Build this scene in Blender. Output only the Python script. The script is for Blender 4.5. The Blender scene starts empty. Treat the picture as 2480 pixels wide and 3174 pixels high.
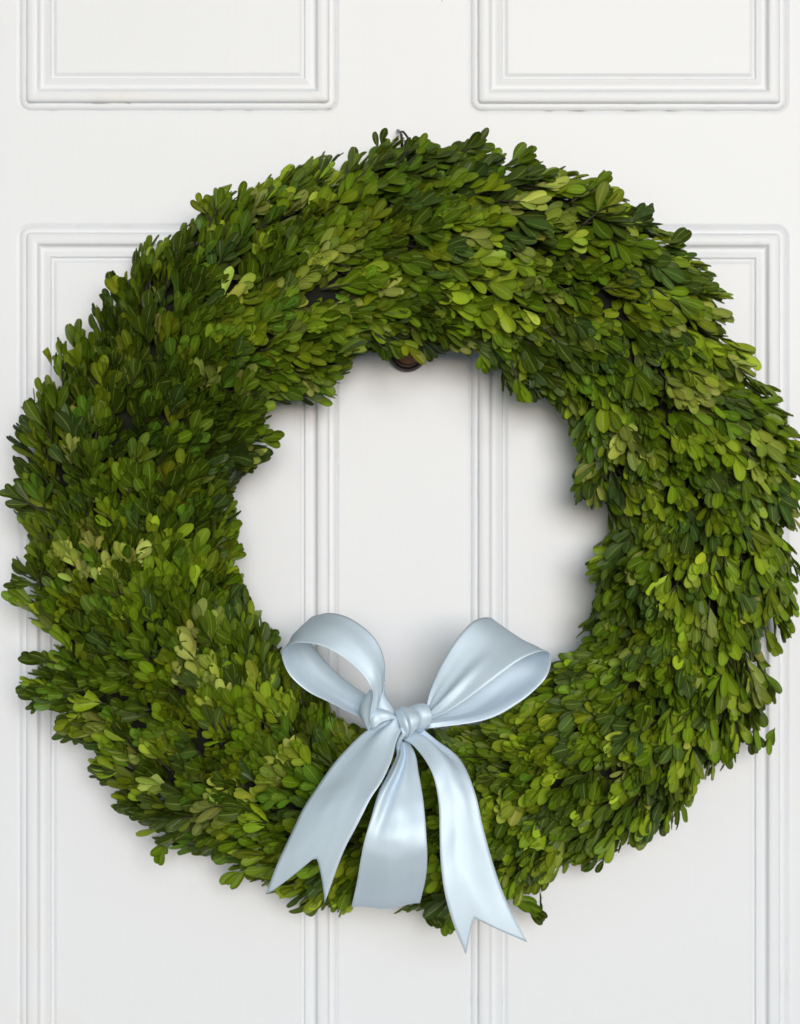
import bpy, bmesh, math, random
import numpy as np
from mathutils import Vector, Matrix, noise
from mathutils.bvhtree import BVHTree

# ------------------------------------------------------------------ scale, camera, light
S = 0.6 / 2480.0          # metres per photograph pixel on the door face
D = 1.5                   # camera distance from the door face
ZC = 1.45                  # height of the view centre
scene = bpy.context.scene
cam_data = bpy.data.cameras.new("camera")
cam = bpy.data.objects.new("camera", cam_data)
scene.collection.objects.link(cam)
cam.location = (0, -D, ZC)
cam.rotation_euler = (math.pi / 2, 0, 0)
cam_data.sensor_fit = 'HORIZONTAL'
cam_data.sensor_width = 36
cam_data.lens = 36 * D / 0.6
cam_data.clip_end = 100
cam_data.dof.use_dof = True
cam_data.dof.focus_distance = D - 0.115
cam_data.dof.aperture_fstop = 7.5
scene.camera = cam

SUN_EL, SUN_AZ = math.radians(7), math.radians(9)     # sun to the viewer's right, in front of the door
world = bpy.data.worlds.new("World")
scene.world = world
world.use_nodes = True
wn = world.node_tree
sky = wn.nodes.new("ShaderNodeTexSky")
sky.sky_type = 'NISHITA'
sky.sun_disc = False
sky.sun_elevation = SUN_EL
sky.air_density = 1.0
sky.dust_density = 0.2
sky.ozone_density = 1.0
sd = Vector((math.sin(SUN_AZ) * math.cos(SUN_EL), -math.cos(SUN_AZ) * math.cos(SUN_EL), math.sin(SUN_EL)))  # towards the sun
sky.sun_rotation = math.atan2(sd.x, sd.y)
wn.links.new(sky.outputs[0], wn.nodes["Background"].inputs[0])
wn.nodes["Background"].inputs[1].default_value = 0.10
sl = bpy.data.lights.new("sun", 'SUN')
sl.energy = 1.5
sl.angle = math.radians(30)
sl.color = (1.0, 0.99, 0.98)
so = bpy.data.objects.new("sun", sl)
so.rotation_euler = sd.to_track_quat('Z', 'Y').to_euler()
so.location = sd * 5
scene.collection.objects.link(so)
scene.view_settings.view_transform = 'Standard'
scene.view_settings.look = 'None'
scene.view_settings.exposure = 0.70

rng = random.Random(11)

def P(px, py, d=0.0):
    """photograph pixel at d metres in front of the door -> world point"""
    k = (D - d) / D
    return Vector(((px - 1240) * S * k, -d, ZC + (1587 - py) * S * k))

def pix(v):
    k = D / (D + v.y)
    return (1240 + v.x * k / S, 1587 - (v.z - ZC) * k / S)

# ------------------------------------------------------------------ helpers
def link(o, parent=None):
    scene.collection.objects.link(o)
    if parent is not None:
        o.parent = parent
    return o

def mesh_obj(name, verts, faces, mat, parent=None, smooth=True, angle=None):
    me = bpy.data.meshes.new(name)
    me.from_pydata([tuple(v) for v in verts], [], faces)
    me.materials.append(mat)
    finish(me, smooth, angle)
    return link(bpy.data.objects.new(name, me), parent)

def finish(me, smooth=True, angle=None):
    me.polygons.foreach_set("use_smooth", [smooth] * len(me.polygons))
    if angle is not None:
        me.set_sharp_from_angle(angle=math.radians(angle))
    me.update()

def empty(name, loc, label=None, cat=None):
    o = bpy.data.objects.new(name, None)
    o.location = loc
    o.empty_display_size = 0.02
    link(o)
    if label:
        o["label"] = label
        o["category"] = cat
    return o

def tube_geo(pts, radii, seg=8, caps=True):
    """verts, faces of a tube along pts"""
    vs, fs = [], []
    pts = [Vector(p) for p in pts]
    n = len(pts)
    t0 = (pts[1] - pts[0]).normalized()
    up = t0.orthogonal().normalized()
    for i, p in enumerate(pts):
        t = (pts[min(i + 1, n - 1)] - pts[max(i - 1, 0)]).normalized()
        up = (up - t * up.dot(t)).normalized()
        b = t.cross(up)
        for k in range(seg):
            a = 2 * math.pi * k / seg
            vs.append(p + (up * math.cos(a) + b * math.sin(a)) * radii[i])
    for i in range(n - 1):
        for k in range(seg):
            k2 = (k + 1) % seg
            fs.append((i * seg + k, i * seg + k2, (i + 1) * seg + k2, (i + 1) * seg + k))
    if caps:
        fs.append(tuple(range(seg))[::-1])
        fs.append(tuple((n - 1) * seg + k for k in range(seg)))
    return vs, fs

def lathe(profile, centre, seg=40):
    """profile: (radius, depth in front of the door) about an axis through centre along -Y"""
    vs, fs = [], []
    for r, d in profile:
        for k in range(seg):
            a = 2 * math.pi * k / seg
            vs.append(Vector((centre.x + r * math.cos(a), -d, centre.z + r * math.sin(a))))
    for i in range(len(profile) - 1):
        for k in range(seg):
            k2 = (k + 1) % seg
            fs.append((i * seg + k, i * seg + k2, (i + 1) * seg + k2, (i + 1) * seg + k))
    fs.append(tuple((len(profile) - 1) * seg + k for k in range(seg)))
    return vs, fs

# ------------------------------------------------------------------ materials
def new_mat(name):
    m = bpy.data.materials.new(name)
    m.use_nodes = True
    nt = m.node_tree
    return m, nt, nt.nodes["Principled BSDF"]

def N(nt, typ, **kw):
    n = nt.nodes.new(typ)
    for k, v in kw.items():
        setattr(n, k, v)
    return n

def math_node(nt, op, a, b=None, clamp=False):
    n = nt.nodes.new("ShaderNodeMath")
    n.operation = op
    n.use_clamp = clamp
    for i, v in enumerate((a, b)):
        if v is None:
            continue
        if isinstance(v, (int, float)):
            n.inputs[i].default_value = v
        else:
            nt.links.new(v, n.inputs[i])
    return n.outputs[0]

def mix_col(nt, fac, a, b, mode='MIX'):
    n = nt.nodes.new("ShaderNodeMix")
    n.data_type = 'RGBA'
    n.blend_type = mode
    for sock, v in ((n.inputs[0], fac), (n.inputs[6], a), (n.inputs[7], b)):
        if isinstance(v, (int, float)):
            sock.default_value = v
        elif isinstance(v, tuple):
            sock.default_value = (*v, 1) if len(v) == 3 else v
        else:
            nt.links.new(v, sock)
    return n.outputs[2]

def door_paint():
    m, nt, b = new_mat("white_door_paint")
    tc = N(nt, "ShaderNodeTexCoord")
    big = N(nt, "ShaderNodeTexNoise"); big.inputs["Scale"].default_value = 3.5; big.inputs["Detail"].default_value = 5
    nt.links.new(tc.outputs["Object"], big.inputs["Vector"])
    f = math_node(nt, 'MULTIPLY', big.outputs["Fac"], 1.0)
    base = mix_col(nt, f, (0.785, 0.802, 0.848), (0.758, 0.79, 0.856))
    # small chips and fly specks scattered over the paint
    vo = N(nt, "ShaderNodeTexVoronoi"); vo.inputs["Scale"].default_value = 26
    nt.links.new(tc.outputs["Object"], vo.inputs["Vector"])
    near = math_node(nt, 'LESS_THAN', vo.outputs["Distance"], 0.018)
    sepc = N(nt, "ShaderNodeSeparateColor"); nt.links.new(vo.outputs["Color"], sepc.inputs[0])
    rare = math_node(nt, 'GREATER_THAN', sepc.outputs[0], 0.80)
    speck = math_node(nt, 'MULTIPLY', math_node(nt, 'MULTIPLY', near, rare), 0.6)
    base = mix_col(nt, speck, base, (0.22, 0.19, 0.13))
    # grime caught in the two joints of the moulding ("grime" marks those joints on the mesh)
    at = N(nt, "ShaderNodeAttribute", attribute_name="grime")
    gn = N(nt, "ShaderNodeTexNoise"); gn.inputs["Scale"].default_value = 38; gn.inputs["Detail"].default_value = 6; gn.inputs["Roughness"].default_value = 0.7
    nt.links.new(tc.outputs["Object"], gn.inputs["Vector"])
    ramp = N(nt, "ShaderNodeMapRange"); ramp.inputs[1].default_value = 0.42; ramp.inputs[2].default_value = 0.68
    nt.links.new(gn.outputs["Fac"], ramp.inputs[0])
    base_g = math_node(nt, 'ADD', math_node(nt, 'MULTIPLY', ramp.outputs[0], 0.8), 0.04)
    g = math_node(nt, 'MULTIPLY', at.outputs["Fac"], base_g, clamp=True)
    base = mix_col(nt, g, base, (0.16, 0.13, 0.09))
    st_ = N(nt, "ShaderNodeAttribute", attribute_name="stain")
    base = mix_col(nt, math_node(nt, 'MULTIPLY', st_.outputs["Fac"], 0.30), base, (0.80, 0.74, 0.58))
    # faint yellowing
    yn = N(nt, "ShaderNodeTexNoise"); yn.inputs["Scale"].default_value = 9
    nt.links.new(tc.outputs["Object"], yn.inputs["Vector"])
    yr = N(nt, "ShaderNodeMapRange"); yr.inputs[1].default_value = 0.62; yr.inputs[2].default_value = 0.8; yr.inputs[4].default_value = 0.25
    nt.links.new(yn.outputs["Fac"], yr.inputs[0])
    base = mix_col(nt, yr.outputs[0], base, (0.80, 0.76, 0.66))
    nt.links.new(base, b.inputs["Base Color"])
    b.inputs["Roughness"].default_value = 0.42
    b.inputs["Specular IOR Level"].default_value = 0.4
    # brush marks and roller dimples
    mp = N(nt, "ShaderNodeMapping"); mp.inputs["Scale"].default_value = (260, 60, 22)
    nt.links.new(tc.outputs["Object"], mp.inputs["Vector"])
    bn = N(nt, "ShaderNodeTexNoise"); bn.inputs["Scale"].default_value = 1.0; bn.inputs["Detail"].default_value = 3
    nt.links.new(mp.outputs[0], bn.inputs["Vector"])
    b2 = N(nt, "ShaderNodeTexNoise"); b2.inputs["Scale"].default_value = 45; b2.inputs["Detail"].default_value = 2
    nt.links.new(tc.outputs["Object"], b2.inputs["Vector"])
    h = math_node(nt, 'ADD', math_node(nt, 'MULTIPLY', bn.outputs["Fac"], 0.35), b2.outputs["Fac"])
    bump = N(nt, "ShaderNodeBump"); bump.inputs["Strength"].default_value = 0.35; bump.inputs["Distance"].default_value = 0.0007
    nt.links.new(h, bump.inputs["Height"])
    nt.links.new(bump.outputs[0], b.inputs["Normal"])
    return m

def leaf_material(name, from_object):
    m, nt, b = new_mat(name)
    if from_object:
        tint = N(nt, "ShaderNodeObjectInfo").outputs["Color"]
        rnd = N(nt, "ShaderNodeObjectInfo").outputs["Random"]
    else:
        a = N(nt, "ShaderNodeAttribute", attribute_name="tint")
        tint = a.outputs["Color"]
        rnd = a.outputs["Alpha"]
    uv = N(nt, "ShaderNodeUVMap")
    sx = N(nt, "ShaderNodeSeparateXYZ"); nt.links.new(uv.outputs[0], sx.inputs[0])
    u = math_node(nt, 'ABSOLUTE', math_node(nt, 'SUBTRACT', sx.outputs[0], 0.5))     # 0 at midrib .. 0.5 at edge
    v = sx.outputs[1]
    # midrib
    rib = N(nt, "ShaderNodeMapRange"); rib.inputs[1].default_value = 0.012; rib.inputs[2].default_value = 0.045
    rib.inputs[3].default_value = 1; rib.inputs[4].default_value = 0
    nt.links.new(u, rib.inputs[0])
    # fine side veins slanting forward
    ph = math_node(nt, 'ADD', math_node(nt, 'MULTIPLY', v, 95), math_node(nt, 'MULTIPLY', u, -75))
    ph = math_node(nt, 'ADD', ph, math_node(nt, 'MULTIPLY', rnd, 20))
    vein = math_node(nt, 'MULTIPLY', math_node(nt, 'ADD', math_node(nt, 'SINE', ph), 1), 0.5)
    edge = N(nt, "ShaderNodeMapRange"); edge.inputs[1].default_value = 0.40; edge.inputs[2].default_value = 0.495
    nt.links.new(u, edge.inputs[0])
    # mottling
    cx = N(nt, "ShaderNodeCombineXYZ")
    nt.links.new(sx.outputs[0], cx.inputs[0]); nt.links.new(v, cx.inputs[1])
    nt.links.new(math_node(nt, 'MULTIPLY', rnd, 57), cx.inputs[2])
    no = N(nt, "ShaderNodeTexNoise"); no.inputs["Scale"].default_value = 2.6; no.inputs["Detail"].default_value = 4
    nt.links.new(cx.outputs[0], no.inputs["Vector"])
    col = mix_col(nt, math_node(nt, 'MULTIPLY', no.outputs["Fac"], 0.55), tint, (0.50, 0.54, 0.22), 'MULTIPLY')
    col = mix_col(nt, math_node(nt, 'MULTIPLY', vein, 0.16), col, (0.26, 0.32, 0.02), 'SCREEN')
    # the underside is paler and matt
    geo = N(nt, "ShaderNodeNewGeometry")
    under = mix_col(nt, 0.35, col, (0.24, 0.31, 0.03))
    col = mix_col(nt, geo.outputs["Backfacing"], col, under)
    ribc = mix_col(nt, 0.5, col, (0.42, 0.50, 0.10))
    col = mix_col(nt, math_node(nt, 'MULTIPLY', rib.outputs[0], 0.75), col, ribc)
    col = mix_col(nt, math_node(nt, 'MULTIPLY', edge.outputs[0], 0.75), col, mix_col(nt, 0.85, col, (0.06, 0.08, 0.01)))
    # dark spots on some leaves
    vo = N(nt, "ShaderNodeTexVoronoi"); vo.inputs["Scale"].default_value = 7
    nt.links.new(cx.outputs[0], vo.inputs["Vector"])
    spot = math_node(nt, 'MULTIPLY', math_node(nt, 'LESS_THAN', vo.outputs["Distance"], 0.17), math_node(nt, 'GREATER_THAN', math_node(nt, 'FRACT', math_node(nt, 'MULTIPLY', rnd, 7.31)), 0.80))
    col = mix_col(nt, math_node(nt, 'MULTIPLY', spot, 0.7), col, (0.035, 0.03, 0.01))
    nt.links.new(col, b.inputs["Base Color"])
    rr = math_node(nt, 'ADD', math_node(nt, 'MULTIPLY', math_node(nt, 'FRACT', math_node(nt, 'MULTIPLY', rnd, 3.7)), 0.25), 0.30)
    nt.links.new(rr, b.inputs["Roughness"])
    b.inputs["Specular IOR Level"].default_value = 0.26
    bump = N(nt, "ShaderNodeBump"); bump.inputs["Strength"].default_value = 0.25; bump.inputs["Distance"].default_value = 0.0004
    nt.links.new(math_node(nt, 'ADD', vein, math_node(nt, 'MULTIPLY', no.outputs["Fac"], 2.0)), bump.inputs["Height"])
    nt.links.new(bump.outputs[0], b.inputs["Normal"])
    tr = N(nt, "ShaderNodeBsdfTranslucent"); nt.links.new(mix_col(nt, 0.4, col, (0.28, 0.40, 0.02)), tr.inputs[0])
    ms = N(nt, "ShaderNodeMixShader"); ms.inputs[0].default_value = 0.04
    nt.links.new(b.outputs[0], ms.inputs[1]); nt.links.new(tr.outputs[0], ms.inputs[2])
    nt.links.new(ms.outputs[0], nt.nodes["Material Output"].inputs[0])
    return m

def simple(name, col, rough, metal=0.0, noise_scale=None, col2=None, bump=0.0):
    m, nt, b = new_mat(name)
    b.inputs["Base Color"].default_value = (*col, 1)
    b.inputs["Roughness"].default_value = rough
    b.inputs["Metallic"].default_value = metal
    if noise_scale:
        tc = N(nt, "ShaderNodeTexCoord")
        no = N(nt, "ShaderNodeTexNoise"); no.inputs["Scale"].default_value = noise_scale; no.inputs["Detail"].default_value = 5
        nt.links.new(tc.outputs["Object"], no.inputs["Vector"])
        nt.links.new(mix_col(nt, no.outputs["Fac"], col, col2 or col), b.inputs["Base Color"])
        if bump:
            bp = N(nt, "ShaderNodeBump"); bp.inputs["Strength"].default_value = bump; bp.inputs["Distance"].default_value = 0.001
            nt.links.new(no.outputs["Fac"], bp.inputs["Height"]); nt.links.new(bp.outputs[0], b.inputs["Normal"])
    return m

def satin():
    m, nt, b = new_mat("pale_blue_satin")
    uv = N(nt, "ShaderNodeUVMap")
    sx = N(nt, "ShaderNodeSeparateXYZ"); nt.links.new(uv.outputs[0], sx.inputs[0])
    u = math_node(nt, 'ABSOLUTE', math_node(nt, 'SUBTRACT', sx.outputs[0], 0.5))
    edge = math_node(nt, 'GREATER_THAN', u, 0.482)
    st = math_node(nt, 'SINE', math_node(nt, 'MULTIPLY', sx.outputs[1], 6.2832 / 0.0016))
    col = mix_col(nt, math_node(nt, 'MULTIPLY', edge, 0.25), (0.655, 0.78, 0.905), (0.76, 0.84, 0.90))
    gn = N(nt, "ShaderNodeTexNoise"); gn.inputs["Scale"].default_value = 1300; gn.inputs["Detail"].default_value = 1
    gt = N(nt, "ShaderNodeTexCoord"); nt.links.new(gt.outputs["Object"], gn.inputs["Vector"])
    col = mix_col(nt, math_node(nt, 'MULTIPLY', gn.outputs["Fac"], 0.22), col, (0.40, 0.50, 0.58))
    nt.links.new(col, b.inputs["Base Color"])
    b.inputs["Metallic"].default_value = 0.27
    b.inputs["Roughness"].default_value = 0.56
    b.inputs["Specular IOR Level"].default_value = 0.4
    b.inputs["Anisotropic"].default_value = 0.3
    b.inputs["Sheen Weight"].default_value = 0.0
    b.inputs["Sheen Roughness"].default_value = 0.4
    tg = N(nt, "ShaderNodeTangent"); tg.direction_type = 'UV_MAP'
    nt.links.new(tg.outputs[0], b.inputs["Tangent"])
    # fine weave: threads across and along
    w1 = math_node(nt, 'SINE', math_node(nt, 'MULTIPLY', sx.outputs[1], 6.2832 / 0.0011))
    no = N(nt, "ShaderNodeTexNoise"); no.inputs["Scale"].default_value = 1500
    tc = N(nt, "ShaderNodeTexCoord"); nt.links.new(tc.outputs["Object"], no.inputs["Vector"])
    h = math_node(nt, 'ADD', math_node(nt, 'MULTIPLY', w1, 0.12), no.outputs["Fac"])
    h = math_node(nt, 'ADD', h, math_node(nt, 'MULTIPLY', math_node(nt, 'MULTIPLY', st, edge), 0.6))
    bump = N(nt, "ShaderNodeBump"); bump.inputs["Strength"].default_value = 0.25; bump.inputs["Distance"].default_value = 0.00012
    nt.links.new(h, bump.inputs["Height"]); nt.links.new(bump.outputs[0], b.inputs["Normal"])
    return m

PAINT = door_paint()
LEAF = leaf_material("boxwood_leaf_mass", False)
LEAF_ONE = leaf_material("boxwood_leaf", True)
SATIN = satin()
TWIG = simple("boxwood_twig", (0.018, 0.018, 0.008), 0.8, 0, 900, (0.045, 0.042, 0.018), 0.4)
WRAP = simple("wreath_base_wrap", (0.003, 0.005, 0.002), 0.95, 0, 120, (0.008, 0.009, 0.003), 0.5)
BRONZE = simple("dark_bronze", (0.045, 0.034, 0.032), 0.5, 0.5, 90, (0.10, 0.075, 0.07), 0.1)
COPPER = simple("worn_copper", (0.32, 0.14, 0.06), 0.5, 0.35, 70, (0.13, 0.065, 0.04), 0.15)
WIRE = simple("black_wire", (0.012, 0.012, 0.014), 0.35, 0.8, 60, (0.03, 0.03, 0.03))

# ------------------------------------------------------------------ pale unseen floor, added to bounce daylight up
BOUNCE_FLOOR = simple("pale_paving", (0.46, 0.45, 0.43), 0.8, 0, 6, (0.38, 0.37, 0.35), 0.3)
gr = mesh_obj("ground", [(-30, -60, 0), (30, -60, 0), (30, 3, 0), (-30, 3, 0)], [(0, 1, 2, 3)], BOUNCE_FLOOR, smooth=False)
gr["kind"] = "structure"
# unseen slab added overhead to keep the high sky off the door
pc = mesh_obj("porch_ceiling", [(x, y, z) for z in (2.62, 2.70) for x, y in ((-2.2, 0.3), (2.2, 0.3), (2.2, -1.5), (-2.2, -1.5))],
              [(0, 1, 2, 3), (4, 7, 6, 5), (0, 4, 5, 1), (1, 5, 6, 2), (2, 6, 7, 3), (3, 7, 4, 0)],
              simple("porch_board_paint", (0.62, 0.55, 0.46), 0.7, 0, 5, (0.56, 0.50, 0.42), 0.2), smooth=False)
pc["kind"] = "structure"

# ------------------------------------------------------------------ door
door = empty("door", (0, 0, 0.0), "white painted panelled door with moulded frames behind the wreath", "door")
door["kind"] = "thing"

def rr_loop(x0, y0, x1, y1, r, seg=7, side=0):
    """rounded rectangle in pixels, clockwise"""
    out = []
    for cx, cy, a0 in ((x1 - r, y0 + r, -90), (x1 - r, y1 - r, 0), (x0 + r, y1 - r, 90), (x0 + r, y0 + r, 180)):
        for k in range(seg + 1):
            a = math.radians(a0 + 90 * k / seg)
            out.append((cx + r * math.cos(a), cy + r * math.sin(a)))
    if side:
        full, n = [], len(out)
        for i in range(n):
            p, q = out[i], out[(i + 1) % n]
            full.append(p)
            if i % (seg + 1) == seg:
                full += [(p[0] + (q[0] - p[0]) * k / side, p[1] + (q[1] - p[1]) * k / side) for k in range(1, side)]
        out = full
    return out
GRIME = [((75, 312), 16, .95), ((92, 316), 14, .8), ((300, 316), 28, .7), ((398, 321), 6, 1), ((990, 311), 12, 1), ((1000, 318), 9, 1), ((1034, 318), 12, .9), ((1020, 338), 14, .8), ((960, 343), 30, .5), ((770, 343), 20, .55),
         ((680, 343), 16, .5), ((150, 343), 25, .5), ((1700, 345), 14, .5), ((1790, 346), 25, .55), ((1960, 346), 25, .6), ((2080, 346), 20, .6), ((2200, 346), 22, .55), ((1500, 340), 12, .4), ((2390, 318), 10, .5), ((2340, 758), 8, .5)]
def grime_at(x, y):
    g = 0
    for (gx, gy), r_, a_ in GRIME:
        q = ((x - gx) ** 2 + ((y - gy) * 2.5) ** 2) / r_ ** 2
        if q < 6: g = max(g, a_ * math.exp(-q))
    return g

PANELS = [(60, -1300, 1044, 343), (1458, -1300, 2440, 345), (60, 699, 1044, 3950), (1458, 702, 2440, 3950)]
R0 = 36
# offset inwards (px), height above the door face (mm), grime in that joint
PROF = [(-9, 0.0, .0), (-4, -0.3, 0), (0, -1.2, .0), (1.5, -1.5, 1.0), (3.5, -0.5, .25), (7, 0.4, 0), (13, 1.0, 0), (19, 1.2, 0), (22, 1.2, 1.0), (24.5, 3.4, .0), (27, 5.2, 0),
        (31, 6.0, 0), (56, 6.0, 0), (59, 5.5, 0), (62, 3.4, 0), (65, 1.0, 0), (72, 0.3, 0), (82, 0.9, 0), (91, 2.0, 0), (97, 2.3, 0), (100, 0.0, .45), (103, -0.7, .1),
        (108, -0.1, 0), (113, 1.4, 0), (118, 1.8, 0)]

slab_bm = bmesh.new()
def add_loop(bm, loop, d=0.0):
    vs = [bm.verts.new(P(x, y) + Vector((0, -d, 0))) for x, y in loop]
    es = [bm.edges.new((vs[i], vs[(i + 1) % len(vs)])) for i in range(len(vs))]
    return es
es = add_loop(slab_bm, [(-330, -1750), (2830, -1750), (2830, 7520), (-330, 7520)])
for x0, y0, x1, y1 in PANELS + [(60, 4330, 1044, 6900), (1458, 4330, 2440, 6900)]:
    es += add_loop(slab_bm, rr_loop(x0 - 9, y0 - 9, x1 + 9, y1 + 9, R0 + 9))
bmesh.ops.triangle_fill(slab_bm, use_beauty=True, use_dissolve=False, edges=es)
for f in slab_bm.faces:
    f.normal_update()
    if f.normal.y > 0:
        f.normal_flip()
me = bpy.data.meshes.new("door_slab"); slab_bm.to_mesh(me); slab_bm.free()
me.materials.append(PAINT)
slab = link(bpy.data.objects.new("door_slab", me), door)
sm = slab.modifiers.new("thickness", 'SOLIDIFY'); sm.thickness = 0.042; sm.offset = -1

for x0, y0, x1, y1 in PANELS + [(60, 4330, 1044, 6900), (1458, 4330, 2440, 6900)]:
    # raised moulding round the panel, then the field inside it
    verts, faces, grime, stain = [], [], [], []
    for k, (off, h, g) in enumerate(PROF):
        r = max(R0 - off * 1.0, 1.0)
        lp = rr_loop(x0 + off, y0 + off, x1 - off, y1 - off, r, side=90)
        for (x, y) in lp:
            verts.append(P(x, y) + Vector((0, -h * .62 / 1000, 0)))
            grime.append(g * max(0, noise.noise(Vector((x / 60, y / 60, 1)))) * .9 + (3.2 if g >= .9 else .25) * grime_at(x, y))
            stain.append(math.exp(-((x - 390) / 95) ** 2 - ((y - 300) / 22) ** 2) if 24 < off < 62 else 0)
    n = len(lp)
    for k in range(len(PROF) - 1):
        for i in range(n):
            j = (i + 1) % n
            faces.append((k * n + i, k * n + j, (k + 1) * n + j, (k + 1) * n + i))
    split = len(PROF) - 1
    inner = [verts[split * n + i] for i in range(n)]
    field = mesh_obj("panel", inner + [v + Vector((0, 0.012, 0)) for v in inner], [tuple(range(n))] + [(i, i + n, (i + 1) % n + n, (i + 1) % n) for i in range(n)], PAINT, door, smooth=False)
    mo = mesh_obj("moulding", verts, faces, PAINT, field, smooth=True, angle=55)
    at = mo.data.attributes.new("grime", 'FLOAT', 'POINT')
    at.data.foreach_set("value", grime)
    at = mo.data.attributes.new("stain", 'FLOAT', 'POINT')
    at.data.foreach_set("value", stain)
for o in bpy.data.objects:           # faces look at the viewer
    if o.type == 'MESH' and o.name.split('.')[0] in ("panel", "moulding"):
        bm = bmesh.new(); bm.from_mesh(o.data)
        bmesh.ops.recalc_face_normals(bm, faces=bm.faces)
        bm.faces.ensure_lookup_table(); 
        tot = sum(f.normal.y * f.calc_area() for f in bm.faces)
        if tot > 0 and o.name.startswith("moulding"):
            bmesh.ops.reverse_faces(bm, faces=bm.faces)
        bm.to_mesh(o.data); bm.free()

# door knocker half hidden by the top of the wreath
kc = P(1263, 1093, 0.004)
knock = empty("door_knocker", (kc.x, 0, kc.z), "dark bronze door knocker with copper coloured centre peeping out under the top of the wreath", "door knocker")
def knock_part(name, geo, mat, smooth=True, angle=40, parent=None):
    vs, fs = geo
    return mesh_obj(name, [v - Vector((kc.x, 0, kc.z)) for v in vs], fs, mat, parent or knock, smooth, angle)
px = S
knock_part("rose", lathe([(59.5 * px, 0.0005), (59 * px, 0.003), (57 * px, 0.0065), (53 * px, 0.008), (47 * px, 0.006), (44.5 * px, 0.004), (43 * px, 0.004)], kc), BRONZE)
knock_part("striker", lathe([(43.5 * px, 0.0042), (43 * px, 0.0075), (40 * px, 0.0095), (32 * px, 0.0108), (18 * px, 0.0118), (6 * px, 0.0122)], P(1265, 1090)), COPPER)
bv, bf = [], []
bar = [(1296, 1030), (1330, 1100), (1345, 1097), (1385, 1088), (1420, 1070), (1440, 1030)]
bv = [P(x, y) + Vector((0, -0.007, 0)) for x, y in bar] + [P(x, y) + Vector((0, -0.001, 0)) for x, y in bar]
nb = len(bar)
bf = [tuple(range(nb))] + [(i, i + nb, (i + 1) % nb + nb, (i + 1) % nb) for i in range(nb)]
knock_part("back_plate", (bv, bf), BRONZE, smooth=False)

# ------------------------------------------------------------------ ribbon bow
bow = empty("ribbon_bow", P(1290, 2245, 0.12), "pale blue satin ribbon bow with notched tails tied round the bottom of the wreath", "bow")
bow_off = bow.location.copy()

def Z3(x, y):   # enlargement used while measuring the bow
    return (780 + 0.58617 * x, 1800 + 0.58617 * y)
def K3(x, y):   # enlargement used while measuring the knot
    return (1000 + 0.26377 * x, 2100 + 0.26377 * y)

def catmull(pts, t):
    n = len(pts) - 1
    f = min(max(t, 0), 1) * n
    i = min(int(f), n - 1)
    u = f - i
    p1, p2 = pts[i], pts[i + 1]
    p0 = pts[i - 1] if i > 0 else p1 * 2 - p2
    p3 = pts[i + 2] if i + 2 <= n else p2 * 2 - p1
    return 0.5 * ((2 * p1) + (p2 - p0) * u + (2 * p0 - 5 * p1 + 4 * p2 - p3) * u * u + (3 * p1 - p0 - 3 * p2 + p3) * u ** 3)

ribbon_meshes = []
def strip(name, space, L, U, bulge=None, notch=None, na=72, nc=16, thick=0.00008, parent=None, wrinkle=1.0):
    """ribbon between two edge curves; each control point is (x, y, mm in front of the door)"""
    Lp = [P(*space(x, y), d / 1000) for x, y, d in L]
    Up = [P(*space(x, y), d / 1000) for x, y, d in U]
    grid, uvs = [], []
    length = sum(((Lp[i] + Up[i]) / 2 - (Lp[i + 1] + Up[i + 1]) / 2).length for i in range(len(Lp) - 1))
    for i in range(na + 1):
        row = []
        for j in range(nc + 1):
            s, t = i / na, j / nc
            ss = s
            if notch:
                depth, tc = notch
                w = (t / tc) if t < tc else (1 - t) / (1 - tc)
                ss = s * (1 - depth * w)
            a, b = catmull(Lp, ss), catmull(Up, ss)
            row.append(a.lerp(b, t))
            uvs.append((t, ss * length))
        grid.append(row)
    if bulge:
        disp = []
        for i in range(na + 1):
            for j in range(nc + 1):
                s, t = i / na, j / nc
                r0 = grid[max(i - 1, 0)][j]; r1 = grid[min(i + 1, na)][j]
                c0 = grid[i][max(j - 1, 0)]; c1 = grid[i][min(j + 1, nc)]
                nn = (r1 - r0).cross(c1 - c0)
                if nn.length > 1e-12: nn.normalize()
                if bulge_face[0] * nn.y > 0 and bulge_face[0]: nn = -nn
                fold = 1.9 * noise.noise(Vector((t * 6.5 + s * 1.5, s * 2.0, 20 + len(ribbon_meshes)))) * (math.exp(-s / .14) + (math.exp(-(1 - s) / .12) if len(L) > 11 and L[-1][2] > 60 else 0))
                wr = fold * (1 if wrinkle > .5 else 0) + .55 * noise.noise(Vector((s * length * 55, t * 2.2, len(ribbon_meshes) * 3.1))) + .35 * noise.noise(Vector((s * length * 30, t * 6, 9 + len(ribbon_meshes))))
                disp.append(nn * (bulge(s, t) + wr * wrinkle) / 1000)
        k = 0
        for i in range(na + 1):
            for j in range(nc + 1):
                grid[i][j] = grid[i][j] + disp[k]; k += 1
    verts = [v - bow_off for r in grid for v in r]
    faces = [(i * (nc + 1) + j, i * (nc + 1) + j + 1, (i + 1) * (nc + 1) + j + 1, (i + 1) * (nc + 1) + j) for i in range(na) for j in range(nc)]
    o = mesh_obj(name, verts, faces, SATIN, parent or bow, smooth=True)
    uvl = o.data.uv_layers.new(name="UVMap")
    for lo in o.data.loops:
        uvl.data[lo.index].uv = uvs[lo.vertex_index]
    md = o.modifiers.new("cloth_thickness", 'SOLIDIFY'); md.thickness = thick; md.offset = 0
    ribbon_meshes.append(([v + bow_off for v in verts], faces))
    return o
bulge_face = [1]
def G(x, c, w):
    return math.exp(-((x - c) / w) ** 2)

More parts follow.
